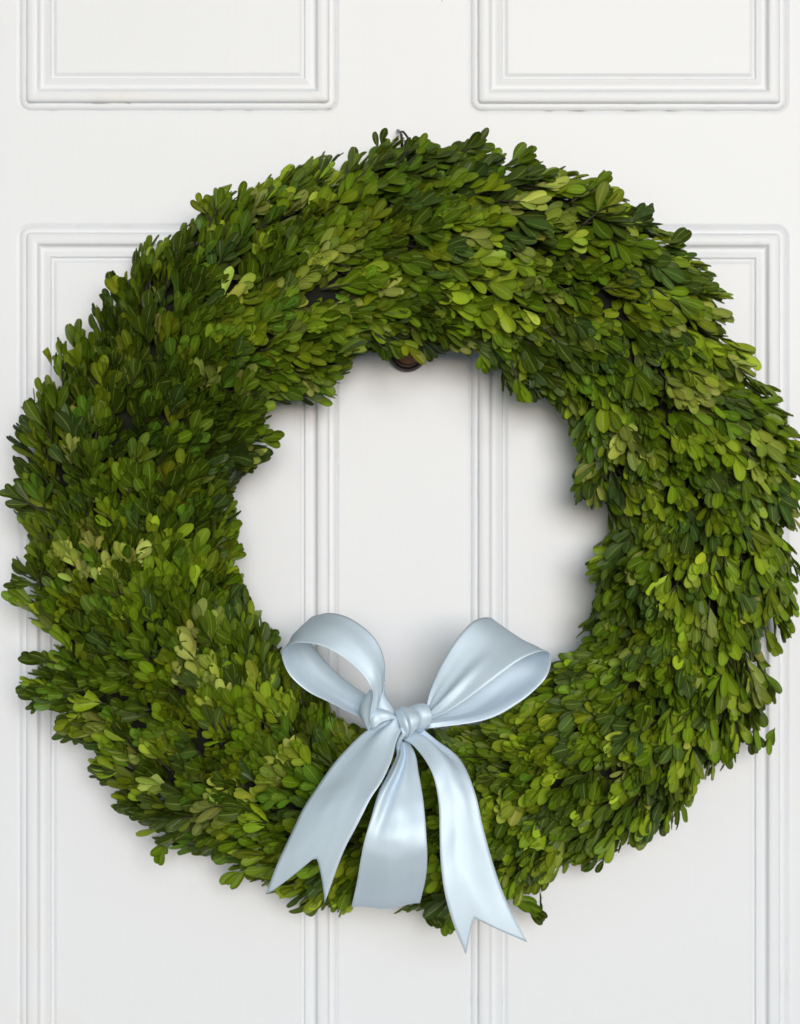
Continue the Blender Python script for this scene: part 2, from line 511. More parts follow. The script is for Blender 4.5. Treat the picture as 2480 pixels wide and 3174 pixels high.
# tails
def f_left(s, t):
    return 1.8 * math.sin(math.pi * t) ** 2 * (0.5 + 0.5 * G(s, .3, .5)) + 3.6 * G(t, 0.62 - .25 * s, .20) * G(s, 0.10, .22) - 2.5 * G(t, .30, .16) * G(s, .12, .2) + 1.0 * math.sin(s * 9 + t * 2.5) * min(1, s * 3) * (0.4 + .6 * t)
strip("left_tail", Z3,
      [(752, 722, 119), (700, 745, 120), (600, 800, 121), (480, 915, 126), (375, 1045, 129), (285, 1180, 131), (218, 1320, 130), (140, 1490, 127), (75, 1660, 121)],
      [(812, 742, 124), (798, 785, 129), (763, 850, 137), (735, 960, 146), (685, 1075, 153), (625, 1170, 156), (560, 1290, 157), (480, 1440, 154), (383, 1706, 145)],
      f_left, notch=(0.125, 0.60)).name = "tail"
def f_mid(s, t):
    tc = 0.36 - 0.36 * max(0, s - .1) * 1.9
    v = 3.5 * math.sin(math.pi * t) ** 2 * min(1, .3 + s)
    v += -5.0 * G(t, tc + .07, .085) * G(s, 0.20, .17) + 4.0 * G(t, tc - .10, .11) * G(s, 0.22, .2)
    v += 1.2 * math.sin(s * 12 + t * 3)* (0.3 + .7 * t)
    return v
strip("wrap_band", Z3,
      [(775, 850, 118), (765, 930, 128), (722, 1020, 138), (670, 1120, 145), (632, 1250, 149), (598, 1370, 150), (577, 1470, 146), (557, 1590, 134), (530, 1716, 110), (532, 1712, 60), (540, 1640, 30)],
      [(835, 860, 119), (868, 920, 127), (886, 1020, 135), (903, 1130, 141), (916, 1250, 146), (926, 1380, 150), (929, 1480, 147), (919, 1590, 136), (893, 1692, 112), (888, 1688, 60), (880, 1630, 30)],
      f_mid, na=110, nc=24).name = "wrap_band"
def f_right(s, t):
    return 3.0 * math.sin(math.pi * t) ** 2 * (.4 + .6 * G(s, .35, .5)) + 4.0 * G(t, .35, .2) * G(s, .10, .15) - 3.0 * G(t, .75, .13) * G(s, .14, .15) + 1.4 * math.sin(s * 8 + 1.5 - t * 2) * min(1, s * 3)
strip("right_tail", Z3,
      [(800, 838, 124), (862, 880, 132), (925, 960, 142), (972, 1060, 149), (992, 1190, 152), (995, 1340, 154), (1000, 1500, 156), (1022, 1660, 157), (1068, 1820, 157), (1132, 1976, 156)],
      [(905, 790, 119), (990, 855, 125), (1090, 935, 133), (1150, 1040, 142), (1190, 1150, 147), (1222, 1290, 150), (1262, 1440, 152), (1312, 1600, 153), (1378, 1760, 153), (1457, 1910, 151)],
      f_right, notch=(0.125, 0.36)).name = "tail"

# left loop: back band, fold, front band and the turn into the knot
def f_l1(s, t):
    v = 1.5 * math.sin(math.pi * t) ** 2 
    v += 2.0 * G(s, .10, .10) * math.sin(t * 6)
    return v
bulge_face[0] = 0
strip("left_loop", Z3,
      [(785, 735, 118), (690, 735, 116), (580, 722, 110), (420, 648, 99), (300, 588, 93), (205, 505, 92), (166, 425, 96), (165, 372, 106), (212, 332, 119), (300, 330, 127), (400, 358, 132), (500, 418, 135), (580, 490, 137), (625, 552, 138), (642, 605, 136), (632, 690, 133), (628, 790, 128)],
      [(770, 700, 112), (700, 665, 108), (605, 603, 96), (480, 515, 80), (380, 415, 72), (310, 320, 70), (285, 250, 75), (310, 197, 86), (360, 178, 98), (425, 172, 108), (520, 198, 117), (612, 262, 123), (672, 335, 126), (703, 430, 127), (702, 520, 126), (694, 582, 126), (640, 680, 124)],
      f_l1, na=130, nc=16).name = "loop"
# right loop
def f_r1(s, t):
    v = 2.6 * math.sin(math.pi * t) ** 2 * (G(s, .25, .2)) 
    v -= 3.5 * G(t, .70 - .3 * s, .10) * G(s, .14, .13)
    v += 2.4 * math.sin(t * 7 + s * 9) * G(s, .8, .16)
    return v
strip("right_loop", Z3,
      [(925, 650, 118), (945, 570, 117), (1000, 450, 116), (1075, 322, 113), (1160, 225, 107), (1225, 196, 98), (1275, 205, 88), (1300, 260, 80), (1290, 350, 80), (1240, 450, 84), (1150, 560, 92), (1050, 650, 102), (925, 700, 112)],
      [(950, 728, 126), (1020, 700, 130), (1110, 645, 132), (1215, 570, 133), (1320, 490, 132), (1430, 412, 130), (1535, 372, 124), (1580, 400, 114), (1574, 480, 107), (1525, 560, 105), (1420, 650, 108), (1240, 738, 114), (925, 782, 119)],
      f_r1, na=120, nc=18).name = "loop"
# knot: the folds where the ribbon is tied
bulge_face[0] = 1
def f_knot(s, t):
    lobe = 4.6 * math.sin(math.pi * min(.985, t ** 1.4)) ** .75 * (.35 + .65 * math.sin(math.pi * s))
    return lobe - 1.5 * G(t, .30 + .25 * s, .07) * G(s, .55, .3) + .5 * G(t, .62, .08)
half = lambda a: (lambda s, t: a * math.sqrt(max(0, 1 - (2 * t - 1) ** 2)) * (0.45 + .55 * math.sin(math.pi * min(1, max(0, s)))))
knot = strip("knot", K3,
      [(850, 400, 122), (862, 440, 126), (885, 500, 130), (915, 580, 131), (940, 650, 128), (945, 700, 122)],
      [(960, 362, 122), (1075, 378, 128), (1140, 455, 133), (1140, 555, 133), (1060, 645, 129), (955, 712, 122)],
      f_knot, na=48, nc=44, wrinkle=0.15)
strip("knot_fold", K3,
      [(1000, 372, 119), (1070, 385, 124), (1105, 430, 125), (1110, 500, 125), (1095, 570, 124), (1070, 628, 119)],
      [(1190, 300, 119), (1240, 330, 124), (1275, 410, 127), (1282, 480, 127), (1255, 565, 125), (1170, 632, 120)],
      lambda s, t: 3.0 * math.sin(math.pi * min(1, t * .8 + .2)) * (.5 + .5 * math.sin(math.pi * s)), na=40, nc=40, parent=knot, wrinkle=0.15)
strip("knot_fold", K3,
      [(562, 612, 124), (552, 530, 127), (560, 440, 128), (590, 372, 126), (700, 372, 127), (800, 410, 127), (895, 485, 124)],
      [(578, 612, 128), (620, 585, 131), (650, 560, 131), (690, 535, 131), (740, 512, 131), (810, 492, 130), (898, 492, 126)],
      lambda s, t: 2.8 * math.sin(math.pi * t) * math.sin(math.pi * s), na=40, nc=18, parent=knot, wrinkle=0.15)
strip("knot_fold", K3,
      [(688, 35, 124), (660, 100, 123), (625, 200, 121), (590, 310, 120), (575, 390, 119)],
      [(700, 30, 121), (724, 95, 119), (745, 210, 117), (815, 330, 117), (895, 470, 118)],
      lambda s, t: 3.0 * math.sin(math.pi * t), na=30, nc=14, parent=knot, wrinkle=0.15)
strip("knot_fold", K3,
      [(592, 140, 128), (603, 250, 127), (580, 380, 125), (560, 490, 125), (572, 618, 124)],
      [(560, 160, 122), (480, 240, 118), (440, 340, 116), (445, 460, 116), (545, 622, 122)],
      lambda s, t: 1.5 * math.sin(math.pi * t), na=30, nc=12, parent=knot, wrinkle=0.15)
strip("knot_fold", K3,
      [(900, 560, 130), (925, 640, 130), (880, 710, 128), (862, 770, 124), (880, 860, 116)],
      [(950, 590, 131), (985, 660, 131), (940, 730, 129), (915, 800, 125), (900, 880, 116)],
      lambda s, t: 2.2 * math.sin(math.pi * t), na=30, nc=10, parent=knot, wrinkle=0.15)

# ------------------------------------------------------------------ wreath outline measured on the photograph
OUTER = [(1163,407),(1200,400),(1236,414),(1262,430),(1294,411),(1334,422),(1385,458),(1433,418),(1480,414),(1523,411),(1500,440),(1560,436),(1669,443),(1669,472),(1640,500),(1680,509),(1741,516),
 (1811,520),(1847,545),(1821,589),(1850,560),(1872,509),(1898,502),(1941,542),(1916,574),(1956,625),(1985,640),(1996,603),(2040,607),(2076,658),(2025,665),(2025,690),(2076,720),(2138,705),(2129,746),(2098,764),
 (2160,780),(2196,818),(2214,867),(2240,891),(2286,927),(2270,952),(2265,976),(2322,1004),(2312,1030),(2322,1061),(2340,1102),(2379,1118),(2343,1143),(2394,1200),(2438,1241),(2451,1272),(2451,1324),(2495,1315),(2510,1360),
 (2478,1411),(2500,1472),(2495,1553),(2460,1603),(2500,1628),(2495,1729),(2480,1815),(2465,1850),(2492,1900),(2468,1961),(2430,1986),(2443,2014),(2421,2031),(2398,2082),(2424,2127),(2405,2167),(2405,2228),
 (2359,2247),(2377,2334),(2312,2346),(2298,2282),(2295,2329),(2277,2381),(2219,2375),(2207,2405),(2216,2455),(2183,2484),(2131,2490),(2125,2534),(2116,2569),(2095,2613),(2043,2616),(1978,2630),(1955,2663),
 (1925,2651),(1884,2692),(1832,2715),(1849,2680),(1773,2677),(1755,2712),(1738,2680),(1714,2733),(1673,2762),(1635,2768),(1635,2792),(1688,2815),(1694,2868),(1650,2850),(1609,2803),(1577,2803),(1480,2830),
 (1413,2902),(1378,2878),(1351,2890),(1343,2872),(1366,2855),(1325,2843),(1319,2820),(1278,2825),(1214,2825),(1240,2805),(1150,2795),(1090,2805),(1044,2831),(997,2837),(956,2820),(897,2828),(891,2807),
 (854,2786),(828,2770),(812,2727),(767,2727),(749,2717),(707,2754),(670,2754),(691,2727),(733,2701),(728,2690),(680,2683),(633,2667),(612,2643),(569,2667),(548,2638),(509,2654),(490,2685),(467,2675),(469,2648),
 (438,2633),(443,2590),(422,2569),(401,2553),(427,2545),(395,2530),(361,2506),(337,2437),(269,2416),(274,2395),(253,2379),(274,2350),(311,2342),(274,2327),(200,2295),(166,2279),(174,2241),(183,2215),(113,2196),
 (89,2227),(70,2222),(75,2189),(56,2157),(70,2091),(113,2072),(49,2035),(70,2009),(136,2021),(178,2021),(155,1992),(113,1964),(94,1894),(52,1889),(0,1847),(-5,1824),(84,1820),(-5,1815),(14,1795),(66,1800),
 (42,1767),(38,1739),(42,1702),(94,1697),(66,1613),(38,1570),(-5,1542),(-5,1490),(60,1460),(30,1400),(30,1332),(61,1283),(98,1224),(117,1172),(150,1163),(141,1065),(188,1051),(223,1013),(251,971),(281,952),(302,891),
 (324,844),(352,833),(380,858),(403,830),(410,786),(438,755),(483,725),(516,704),(544,699),(586,685),(605,673),(624,680),(619,652),(596,598),(642,596),(680,568),(722,572),(778,567),(832,538),(883,497),(938,509),
 (981,476),(1032,480),(1065,440),(1105,451),(1134,436)]
INNER = [(1092,1104),(1157,1101),(1200,1115),(1215,1108),(1235,1090),(1262,1103),(1290,1088),(1316,1108),(1350,1105),(1380,1090),(1424,1108),(1455,1092),(1470,1120),(1490,1165),(1530,1165),(1550,1120),(1565,1205),(1610,1240),(1630,1262),(1650,1230),
 (1680,1240),(1763,1300),(1766,1396),(1781,1417),(1796,1452),(1773,1502),(1788,1560),(1846,1573),(1902,1553),(1902,1638),(1846,1684),(1813,1734),(1826,1794),(1856,1825),(1836,1875),(1808,1920),(1773,2001),
 (1740,2026),(1710,2061),(1680,2082),(1640,2110),(1600,2160),(1560,2190),(1500,2230),(1440,2250),(1340,2260),(1270,2262),(1160,2260),(1080,2245),(1035,2215),(1010,2160),(960,2130),(920,2090),(890,2060),(870,2000),
 (862,1955),(850,1935),(810,1945),(815,1895),(785,1870),(780,1830),(750,1795),(768,1785),(735,1770),(720,1740),(755,1735),(750,1700),(735,1650),(755,1620),(740,1570),(715,1545),(765,1520),(750,1495),(740,1480),
 (800,1440),(840,1405),(835,1390),(885,1370),(880,1345),(820,1340),(830,1300),(860,1255),(920,1250),(1020,1258),(1040,1235),(1035,1210),(1047,1178),(1089,1157),(1092,1133)]

CX, CY = 1272.0, 1650.0
def ray_radius(poly, th, far):
    dx, dy = math.cos(th), -math.sin(th)
    best = None
    for i in range(len(poly)):
        ax, ay = poly[i][0] - CX, poly[i][1] - CY
        bx, by = poly[(i + 1) % len(poly)][0] - CX, poly[(i + 1) % len(poly)][1] - CY
        ex, ey = bx - ax, by - ay
        den = dx * ey - dy * ex
        if abs(den) < 1e-9: continue
        t = (ax * ey - ay * ex) / den
        u = (ax * dy - ay * dx) / den
        if 0 <= u <= 1 and t > 0:
            best = t if best is None else (max(best, t) if far else min(best, t))
    return best
NT = 240
ro = np.array([ray_radius(OUTER, 2 * math.pi * i / NT, True) for i in range(NT)])
ri = np.array([ray_radius(INNER, 2 * math.pi * i / NT, False) for i in range(NT)])
def smooth(a, w):
    k = np.hanning(w + 2)[1:-1]; k /= k.sum()
    b = np.concatenate([a, a, a])
    return np.convolve(b, k, 'same')[NT:2 * NT]
ro_s, ri_s = smooth(ro, 11), smooth(ri, 11)
def lerp_ring(a, th):
    f = (th / (2 * math.pi) * NT) % NT
    i = int(f); u = f - i
    return a[i % NT] * (1 - u) + a[(i + 1) % NT] * u

def inside(poly_np, x, y):
    X, Y = poly_np[:, 0], poly_np[:, 1]
    X2, Y2 = np.roll(X, -1), np.roll(Y, -1)
    c = ((Y > y) != (Y2 > y)) & (x < (X2 - X) * (y - Y) / (Y2 - Y + 1e-12) + X)
    return bool(c.sum() % 2)
ONP, INP = np.array(OUTER, float), np.array(INNER, float)
def allowed(x, y):
    return inside(ONP, x, y) and not inside(INP, x, y)

DC = 0.047      # depth of the ring's core in front of the door
HD = 0.040      # half depth
def ring_point(th, v, grow=1.0, inset=64):
    o, i_ = lerp_ring(ro_s, th) - inset, lerp_ring(ri_s, th) + inset * .8
    rc, hw = (o + i_) / 2, (o - i_) / 2
    lump = 1 + 0.10 * noise.noise(Vector((math.cos(th) * 5, math.sin(th) * 5, v * 1.6)))
    r = rc + hw * math.cos(v) * grow * lump
    d = DC + HD * math.sin(v) * grow * lump
    return P(CX + r * math.cos(th), CY - r * math.sin(th), d)
def ring_frame(th, v):
    p = ring_point(th, v)
    e = 0.02
    T = (ring_point(th - e, v) - ring_point(th + e, v)).normalized()     # clockwise
    V = (ring_point(th, v + e) - ring_point(th, v - e)).normalized()
    n = T.cross(V)
    c = P(CX + (lerp_ring(ro_s, th) + lerp_ring(ri_s, th)) / 2 * math.cos(th), CY - (lerp_ring(ro_s, th) + lerp_ring(ri_s, th)) / 2 * math.sin(th), DC)
    if n.dot(p - c) < 0: n = -n
    return p, T, V, n.normalized()

wc = P(CX, CY, 0.0)
wreath = empty("boxwood_wreath", (wc.x, 0, wc.z), "round green boxwood leaf wreath hanging on the white door", "wreath")
WOFF = Vector((wc.x, 0, wc.z))

# wrapped core of the wreath
cv, cf = [], []
A, B = 160, 20
for i in range(A):
    for j in range(B):
        cv.append(ring_point(2 * math.pi * i / A, 2 * math.pi * j / B, 0.70) - WOFF)
for i in range(A):
    for j in range(B):
        cf.append((i * B + j, ((i + 1) % A) * B + j, ((i + 1) % A) * B + (j + 1) % B, i * B + (j + 1) % B))
for k, v in enumerate(cv):
    if v.y > -0.001: v.y = -0.001
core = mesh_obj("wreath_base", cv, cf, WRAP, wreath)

# ------------------------------------------------------------------ leaf shapes
def leaf_template(kind, r):
    """unit length leaf along +Y, face up +Z"""
    rows = [0.0, .09, .24, .42, .60, .76, .88, .96, 1.0]
    wid = r.uniform(.175, .220) if kind != 'narrow' else r.uniform(.12, .15)
    peak = r.uniform(.62, .74)
    cup, curl = r.uniform(.16, .44), r.uniform(-.14, .30)
    bend = r.uniform(-.07, .07)
    ruf = r.uniform(0, .02)
    cut = {'cut': r.uniform(.60, .8)}.get(kind, 1.0)
    vs, uvs = [], []
    cols = [-1, -.55, 0, .55, 1]
    for t in rows:
        tt = t * cut
        if tt < .06:
            w = .022
        else:
            q = (tt - .05) / .95
            if q < peak: w = wid * (math.sin(math.pi / 2 * q / peak)) ** 1.15
            else: w = wid * math.sqrt(max(0, 1 - ((q - peak) / (1 - peak + .004)) ** 2.3))
            w = max(w, .022 if t < .5 else 0.012)
        for c in cols:
            x = c * w + bend * math.sin(math.pi * tt)
            y = tt
            if kind == 'notch' and t >= .96 : y -= (.030 if c == 0 else 0)
            if kind == 'cut' and t == 1.0: y += c * .06
            z = cup * abs(c) ** 1.5 * w + curl * (tt ** 2 - tt * .6) * .8 + ruf * math.sin(tt * 17 + c * 3) * abs(c)
            if c == 0: z -= .008
            vs.append((x, y, z))
            uvs.append((.5 + .5 * c, tt))
    fs = []
    for i in range(len(rows) - 1):
        for j in range(4):
            a = i * 5 + j
            fs.append((a, a + 1, a + 6, a + 5))
    return np.array(vs), fs, uvs
trng = random.Random(5)
KINDS = ['round'] * 9 + ['notch'] * 5 + ['narrow'] * 2 + ['cut'] * 2
TEMPL = [leaf_template(k, trng) for k in KINDS]
NV = len(TEMPL[0][0])

# ------------------------------------------------------------------ colours of the sprigs
PALE = [(290,1775,95,1.0),(200,1790,50,1.0),(380,1790,60,1.0),(400,1760,40,1.0),(640,2050,80,.9),(680,2160,60,.8),(600,2040,50,.8),(1000,830,80,.8),(900,960,110,.6),(720,900,60,.6),(2120,1200,90,.8),(1740,700,80,.55),(1640,620,60,.7),(1900,620,60,.6),
        (1970,1350,70,.6),(1600,2480,70,.7),(700,2480,80,.6),(920,2380,50,.9),(830,2480,50,.6),(2350,1400,90,.5),(1950,2250,60,.5),(2250,1900,90,.45),(1660,870,120,.35),(2150,1750,80,.3),(540,2400,90,.5),(840,2140,60,.3)]
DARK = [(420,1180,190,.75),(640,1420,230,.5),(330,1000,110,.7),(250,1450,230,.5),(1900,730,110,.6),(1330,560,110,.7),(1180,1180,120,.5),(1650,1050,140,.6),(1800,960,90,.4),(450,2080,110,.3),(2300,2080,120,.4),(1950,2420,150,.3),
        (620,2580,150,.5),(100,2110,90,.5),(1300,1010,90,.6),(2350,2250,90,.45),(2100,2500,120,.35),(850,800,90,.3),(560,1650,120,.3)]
def falloff(lst, x, y):
    m = 0
    for cx, cy, r, a in lst:
        q = ((x - cx) ** 2 + (y - cy) ** 2) / (r * r)
        if q < 4: m = max(m, a * math.exp(-q * 1.2))
    return m
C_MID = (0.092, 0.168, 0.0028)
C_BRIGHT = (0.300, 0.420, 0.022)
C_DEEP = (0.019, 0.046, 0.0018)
C_BLUE = (0.022, 0.058, 0.018)
C_PALE = (0.400, 0.430, 0.110)
C_EMER = (0.075, 0.180, 0.014)
C_OLIVE = (0.175, 0.215, 0.005)
def mixc(a, b, f):
    return tuple(x * (1 - f) + y * f for x, y in zip(a, b))
def sprig_colour(x, y):
    right = (x - 1240) / 1240
    low = noise.noise(Vector((x / 260, y / 260, 3)))
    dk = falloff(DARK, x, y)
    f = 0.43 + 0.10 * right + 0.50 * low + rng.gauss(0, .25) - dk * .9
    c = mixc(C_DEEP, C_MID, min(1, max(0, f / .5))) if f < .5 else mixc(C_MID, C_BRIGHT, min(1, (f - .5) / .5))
    q = rng.random()
    if q < .07 + .06 * (right > 0): c = mixc(c, C_BLUE, .85)
    elif q < .17: c = mixc(c, C_EMER, .7)
    elif q < .30: c = mixc(c, C_OLIVE, .55)
    p = falloff(PALE, x, y)
    if rng.random() < p * .8: c = mixc(c, C_PALE, min(1, rng.uniform(.4, 1) * (p + .1)))
    elif rng.random() < .02: c = mixc(c, C_PALE, .6)
    return c

# ------------------------------------------------------------------ growing the sprigs
leaves = []   # (template, 4x4 matrix, tint, random)
twigs = []
def add_leaf(base, l, n, length, tint, free=False):
    l = l.normalized()
    n = (n - l * n.dot(l))
    if n.length < 1e-5: n = l.orthogonal()
    n.normalize()
    w = l.cross(n)
    tip = base + l * length
    if max(base.y, tip.y) > -0.003: return 0
    if not free:
        for q in (base + l * length * .84, base + l * length * .7 + w * length * .22, base + l * length * .7 - w * length * .22):
            x, y = pix(q)
            if not allowed(x, y): return 0
    k = rng.randrange(len(TEMPL))
    M = np.array([[w.x, l.x, n.x], [w.y, l.y, n.y], [w.z, l.z, n.z]]) * length
    j = math.exp(rng.gauss(0, .24))
    h = rng.gauss(0, .07)
    t = (max(0, tint[0] * j * (1 + h)), tint[1] * j, max(0, tint[2] * j))
    leaves.append((k, M, base.copy(), t, rng.random()))
    return 1

def sprig(root, d, n, tint, size=1.0, nodes=None, free=False):
    """a shoot with pairs of leaves and a pair at its tip"""
    d = d.normalized()
    nodes = nodes or rng.choice((3, 3, 4, 4))
    step = 0.0058 * size
    side = d.cross(n).normalized()
    rot = rng.uniform(0, math.pi)
    spread = rng.uniform(.50, .85)
    last = root
    grown = 0
    for k in range(nodes):
        p = root + d * step * k
        last = p
        a = rot + k * math.pi / 2
        top = k == nodes - 1
        for sgn in (1, -1):
            if rng.random() < .06: continue
            o = (side * math.cos(a) * 1.0 + n.cross(side).cross(side) * 0 + n * math.sin(a) * .55) * sgn
            beta = (0.42 if top else 0.75) * spread * rng.uniform(.75, 1.2)
            l = d * math.cos(beta) + o * math.sin(beta)
            nn = n * 1.0 - o * .30 + d * -.10 + Vector((rng.gauss(0, .30), rng.gauss(0, .2), rng.gauss(0, .30)))
            ln = 0.0198 * size * rng.uniform(.76, 1.16) * (0.92 if top else 1)
            if rng.random() < .5: pass
            grown += add_leaf(p, l, nn, ln, tint, free)
    if rng.random() < .35:
        add_leaf(last, d, n + Vector((rng.gauss(0, .2), 0, rng.gauss(0, .2))), 0.0175 * size, tint, free)
    if grown > nodes + 1: twigs.append((root - d * .012, last, 0.0007))

count = 0
target = 1500
# layers from the core outwards; denser where the ring faces the viewer
for layer, (grow, num) in enumerate(((0.70, 1000), (0.85, 1300), (1.0, 1450))):
    for s_ in range(num):
        th = 2 * math.pi * ((s_ * 0.61803398875 + layer * .37) % 1.0)
        rcur = 1.0
        q = (s_ * 0.7548776662 + layer * .21) % 1.0
        q += (math.sin(2 * math.pi * q) * 0.0)
        v = math.radians(-28 + 236 * q ** 1.12)
        th += rng.gauss(0, .012)
        p, T, V, n = ring_frame(th, v)
        c = ring_point(th, v, grow)
        ang = 0.50 + 0.52 * noise.noise(Vector((math.cos(th) * 3.1, math.sin(th) * 3.1, v * 1.7 + 5)))
        left = -math.cos(th)
        ang += 0.26 * max(0, left) + 0.10 * max(0, -math.sin(th))                # the left half stands off more
        lat = rng.gauss(0, .10) + .42 * noise.noise(Vector((math.cos(th) * 5, math.sin(th) * 5, v * 2 + 9)))
        d = T * math.cos(ang) + n * math.sin(ang) + V * lat + Vector((rng.gauss(0, .06), rng.gauss(0, .06), rng.gauss(0, .06)))
        face = n * .8 + Vector((0, -.30, 0)) - T * 0.10 + Vector((rng.gauss(0, .15), 0, rng.gauss(0, .15)))
        root = c - d.normalized() * 0.008
        x, y = pix(c)
        gap = noise.noise(Vector((x / 75, y / 75, 7.7)))
        if layer == 2 and gap < -.17: continue
        if layer == 1 and gap < -.28: continue
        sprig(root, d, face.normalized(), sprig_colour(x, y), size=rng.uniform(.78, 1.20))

# shoots that stand proud of the rest, some with big pale leaves
def surface_at(x, y):
    th = math.atan2(-(y - CY), x - CX) % (2 * math.pi)
    rr = math.hypot(x - CX, y - CY)
    o, i_ = lerp_ring(ro_s, th) - 58, lerp_ring(ri_s, th) + 46
    rc, hw = (o + i_) / 2, (o - i_) / 2
    return th, math.acos(max(-.93, min(.93, (rr - rc) / hw)))
proud = [(px_ + rng.gauss(0, r_ * .5), py_ + rng.gauss(0, r_ * .5), C_PALE, a_) for px_, py_, r_, a_ in PALE for _ in range(2 if a_ > .45 else 1)]
for _ in range(230):
    th = rng.uniform(0, 2 * math.pi); q = rng.random()
    rr = lerp_ring(ri_s, th) * (1 - q) + lerp_ring(ro_s, th) * q
    proud.append((CX + rr * math.cos(th), CY - rr * math.sin(th), None, 1))
for x, y, tint, a_ in proud:
    th, v = surface_at(x, y)
    p, T, V, n = ring_frame(th, v)
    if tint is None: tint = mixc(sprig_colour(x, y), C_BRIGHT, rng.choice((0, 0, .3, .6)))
    else: tint = mixc(C_BRIGHT, C_PALE, min(1, rng.uniform(.4, 1.3) * a_))
    d = T * .85 + n * .5 + V * rng.gauss(0, .3)
    sprig(p - d.normalized() * .002, d, (n + Vector((0, -.5, 0))).normalized(), tint, size=rng.uniform(.95, 1.12), nodes=2)

# stray shoots that break the outline: root pixel, tip pixel, depth, tint
STRAY = [((1790,612),(1900,530),.080,C_MID),((1850,660),(1935,590),.085,C_OLIVE),((1960,690),(2030,640),.07,C_BLUE),((2060,780),(2130,715),.06,C_DEEP),((1440,470),(1520,415),.07,C_DEEP),
         ((1590,500),(1665,455),.08,C_MID),((1590,2780),(1680,2830),.045,C_MID),((1630,2800),(1690,2860),.04,C_DEEP),((1320,2800),(1375,2880),.05,C_DEEP),((1370,2820),(1400,2900),.05,C_MID),((760,2690),(690,2740),.05,C_MID),
         ((150,2050),(60,2030),.06,C_DEEP),((150,2170),(80,2130),.07,C_DEEP),((120,2170),(80,2215),.06,C_DEEP),((100,1870),(10,1830),.06,C_MID),((100,1810),(10,1806),.06,C_DEEP),((90,1560),(0,1510),.07,C_DEEP),
         ((800,1360),(880,1355),.07,C_MID),((790,1440),(840,1395),.06,C_BLUE),((2400,2260),(2360,2330),.05,C_MID),((2330,2270),(2345,2340),.05,C_DEEP),((1870,2660),(1800,2700),.04,C_DEEP),((520,2610),(480,2680),.06,C_MID),
         ((640,660),(610,600),.08,C_OLIVE),((670,650),(700,575),.09,C_MID),((1180,450),(1200,402),.07,C_DEEP),((1260,470),(1300,415),.08,C_DEEP),((1290,480),(1330,425),.08,C_MID),((380,920),(350,838),.07,C_OLIVE),((350,960),(315,895),.06,C_BLUE),
         ((1490,1100),(1505,1160),.08,C_MID),((1600,1170),(1625,1255),.09,C_MID),((160,1130),(150,1070),.06,C_OLIVE),((1205,1062),(1258,1100),.085,C_MID),((1240,1058),(1318,1112),.09,C_OLIVE),((1190,1085),(1215,1118),.08,C_DEEP)]
for (a, b_, dep, tint) in STRAY:
    p0, p1 = P(*a, dep - .004), P(*b_, dep + .002)
    d = p1 - p0
    ln = d.length
    size = min(1.0, max(.66, ln / .023))
    reach = .0058 * size + .0185 * size
    sprig(p1 - d.normalized() * reach, d, Vector((0, -1, .2)), tint, size=size, nodes=2, free=True)


# ------------------------------------------------------------------ leaves must not come through the ribbon
rv, rf = [], []
for vs, fs in ribbon_meshes:
    o = len(rv)
    rv += [tuple(v) for v in vs]
    rf += [tuple(i + o for i in f) for f in fs]
rib_tree = BVHTree.FromPolygons(rv, rf)
camp = Vector(cam.location)
kept = []
for lf in leaves:
    k, M, base, t, rn = lf
    vs = TEMPL[k][0] @ M.T + np.array(base)
    bad = False
    for idx in (2, 17, 20, 24, 30, 34, 37, 42):
        p = Vector(vs[idx])
        dv = p - camp
        dist = dv.length
        h = rib_tree.ray_cast(camp, dv.normalized(), dist + 0.03)
        if h[0] is not None and h[3] > dist - 0.0035:      # the ribbon is behind this point or just touching it
            if h[3] < dist + 0.028: bad = True; break
    if not bad: kept.append(lf)
leaves = kept

# ------------------------------------------------------------------ which leaves show largest
nL = len(leaves)
allv = np.empty((nL, NV, 3))
for i, (k, M, base, t, rn) in enumerate(leaves):
    allv[i] = TEMPL[k][0] @ M.T + np.array(base)
polys, owner = [], []
for i, (k, *_r) in enumerate(leaves):
    o = i * NV
    for f in TEMPL[k][1]:
        polys.append((f[0] + o, f[1] + o, f[2] + o, f[3] + o)); owner.append(i)
flat = allv.reshape(-1, 3)
ro_off = len(flat)
tree = BVHTree.FromPolygons([tuple(v) for v in flat] + rv, polys + [tuple(i + ro_off for i in f) for f in rf])
hits = np.zeros(nL, int)
np_own = len(owner)
GX, GY = 300, 384
for iy in range(GY):
    y = (iy + .5) / GY * 3174
    for ix in range(GX):
        x = (ix + .5) / GX * 2480
        dv = (P(x, y) - camp).normalized()
        h = tree.ray_cast(camp, dv)
        if h[2] is not None and h[2] < np_own: hits[owner[h[2]]] += 1
order = np.argsort(-hits)
singles = set(int(i) for i in order[:300])
print("leaves", nL, "in view", int((hits > 0).sum()), "largest", hits[order[:3]], hits[order[299]])

# the 300 leaves that show largest: one object each, on shared leaf meshes
tmeshes = []
for vs, fs, uvs in TEMPL:
    me = bpy.data.meshes.new("leaf")
    me.from_pydata([tuple(v) for v in vs], [], fs)
    ul = me.uv_layers.new(name="UVMap")
    for lo in me.loops: ul.data[lo.index].uv = uvs[lo.vertex_index]
    me.materials.append(LEAF_ONE)
    finish(me)
    tmeshes.append(me)
for i in sorted(singles):
    k, M, base, t, rn = leaves[i]
    o = bpy.data.objects.new("leaf", tmeshes[k])
    b0 = base - WOFF
    o.matrix_basis = Matrix(((M[0][0], M[0][1], M[0][2], b0.x), (M[1][0], M[1][1], M[1][2], b0.y), (M[2][0], M[2][1], M[2][2], b0.z), (0, 0, 0, 1)))
    o.color = (*t, 1)
    link(o, wreath)
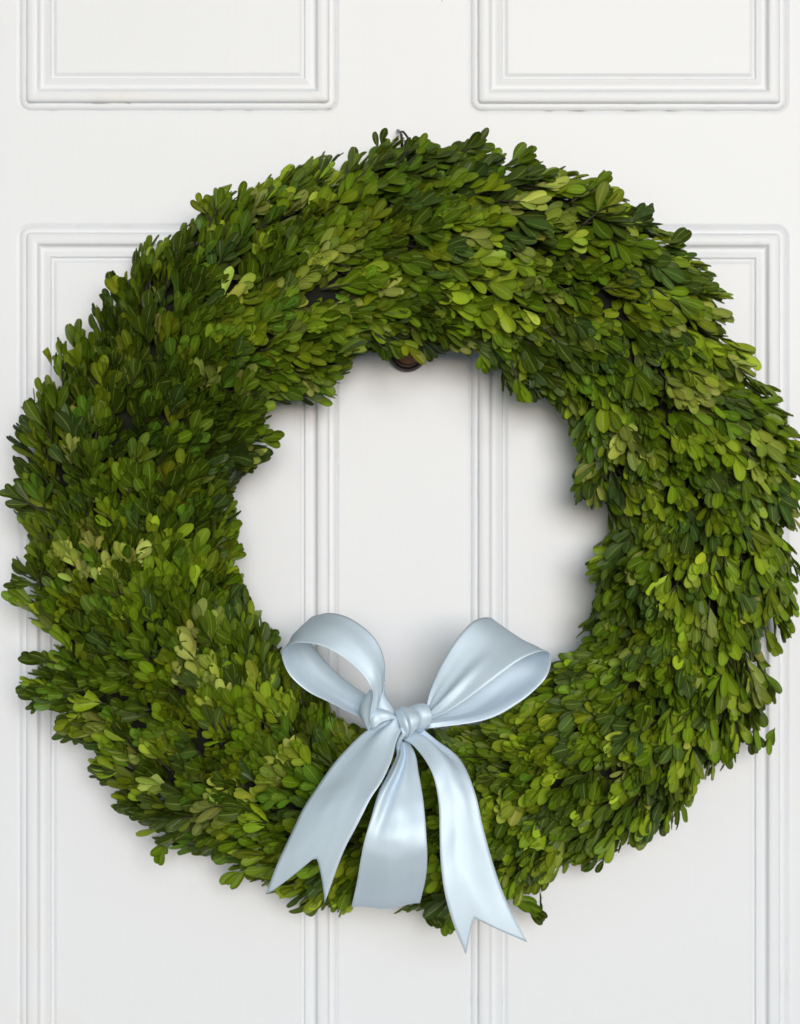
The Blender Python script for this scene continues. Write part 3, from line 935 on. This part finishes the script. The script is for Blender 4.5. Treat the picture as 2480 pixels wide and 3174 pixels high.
# all the others in one part
rest = [i for i in range(nL) if i not in singles]
rvs = allv[rest].reshape(-1, 3) - np.array(WOFF)
nf = len(TEMPL[0][1])
tf = np.array(TEMPL[0][1])
rfs = (tf[None] + (np.arange(len(rest)) * NV)[:, None, None]).reshape(-1, 4)
me = bpy.data.meshes.new("foliage")
me.vertices.add(len(rvs)); me.vertices.foreach_set("co", rvs.ravel())
me.loops.add(len(rfs) * 4); me.loops.foreach_set("vertex_index", rfs.ravel().astype(np.int32))
me.polygons.add(len(rfs)); me.polygons.foreach_set("loop_start", (np.arange(len(rfs)) * 4).astype(np.int32))
me.update(calc_edges=True)
uvt = np.array([[TEMPL[leaves[i][0]][2][j] for j in tf.ravel()] for i in rest]).reshape(-1, 2)
ul = me.uv_layers.new(name="UVMap"); ul.data.foreach_set("uv", uvt.ravel())
ca = me.color_attributes.new("tint", 'FLOAT_COLOR', 'POINT')
cols = np.repeat(np.array([[*leaves[i][3], leaves[i][4]] for i in rest]), NV, axis=0)
ca.data.foreach_set("color", cols.ravel())
me.materials.append(LEAF)
finish(me)
fo = link(bpy.data.objects.new("foliage", me), wreath)
fo["kind"] = "stuff"
# twigs
tv, tfc = [], []
for a, b_, r in twigs:
    if a.y > -.002 or b_.y > -.002: continue
    vs, fs = tube_geo([a - WOFF, (a + b_) / 2 - WOFF, b_ - WOFF], [r * 1.3, r, r * .7], seg=5, caps=False)
    o = len(tv); tv += vs; tfc += [tuple(i + o for i in f) for f in fs]
for (a, c1, b_, d0) in [((330,2420),(300,2400),(270,2380),.05)]:
    vs, fs = tube_geo([P(*a, d0) - WOFF, P(*c1, d0) - WOFF, P(*b_, d0 - .004) - WOFF], [.0005, .0005, .0004], seg=6)
    o = len(tv); tv += vs; tfc += [tuple(i + o for i in f) for f in fs]
tw = mesh_obj("twigs", tv, tfc, TWIG, wreath)
tw["kind"] = "stuff"

# ------------------------------------------------------------------ wire hanger at the top
hg0 = P(1247, 470, .02)
hang = empty("wreath_hook", hg0, "thin black wire hook at the top holding the wreath on the door", "hook")
def hp(x, y, d): return P(x, y, d) - hg0
vs, fs = tube_geo([hp(1246, 520, .035), hp(1246, 470, .032), hp(1246, 440, .028), hp(1244, 418, .022), hp(1238, 408, .012), hp(1233, 404, .0)], [.0011] * 6, seg=8)
mesh_obj("wire_stem", vs, fs, WIRE, hang)
vs, fs = tube_geo([hp(1240, 409, .014), hp(1250, 408, .017), hp(1258, 418, .02), hp(1265, 428, .022), hp(1262, 436, .024), hp(1256, 440, .026), hp(1256, 475, .03), hp(1254, 520, .034)], [.0009] * 8, seg=8)
mesh_obj("wire_loop", vs, fs, WIRE, hang)
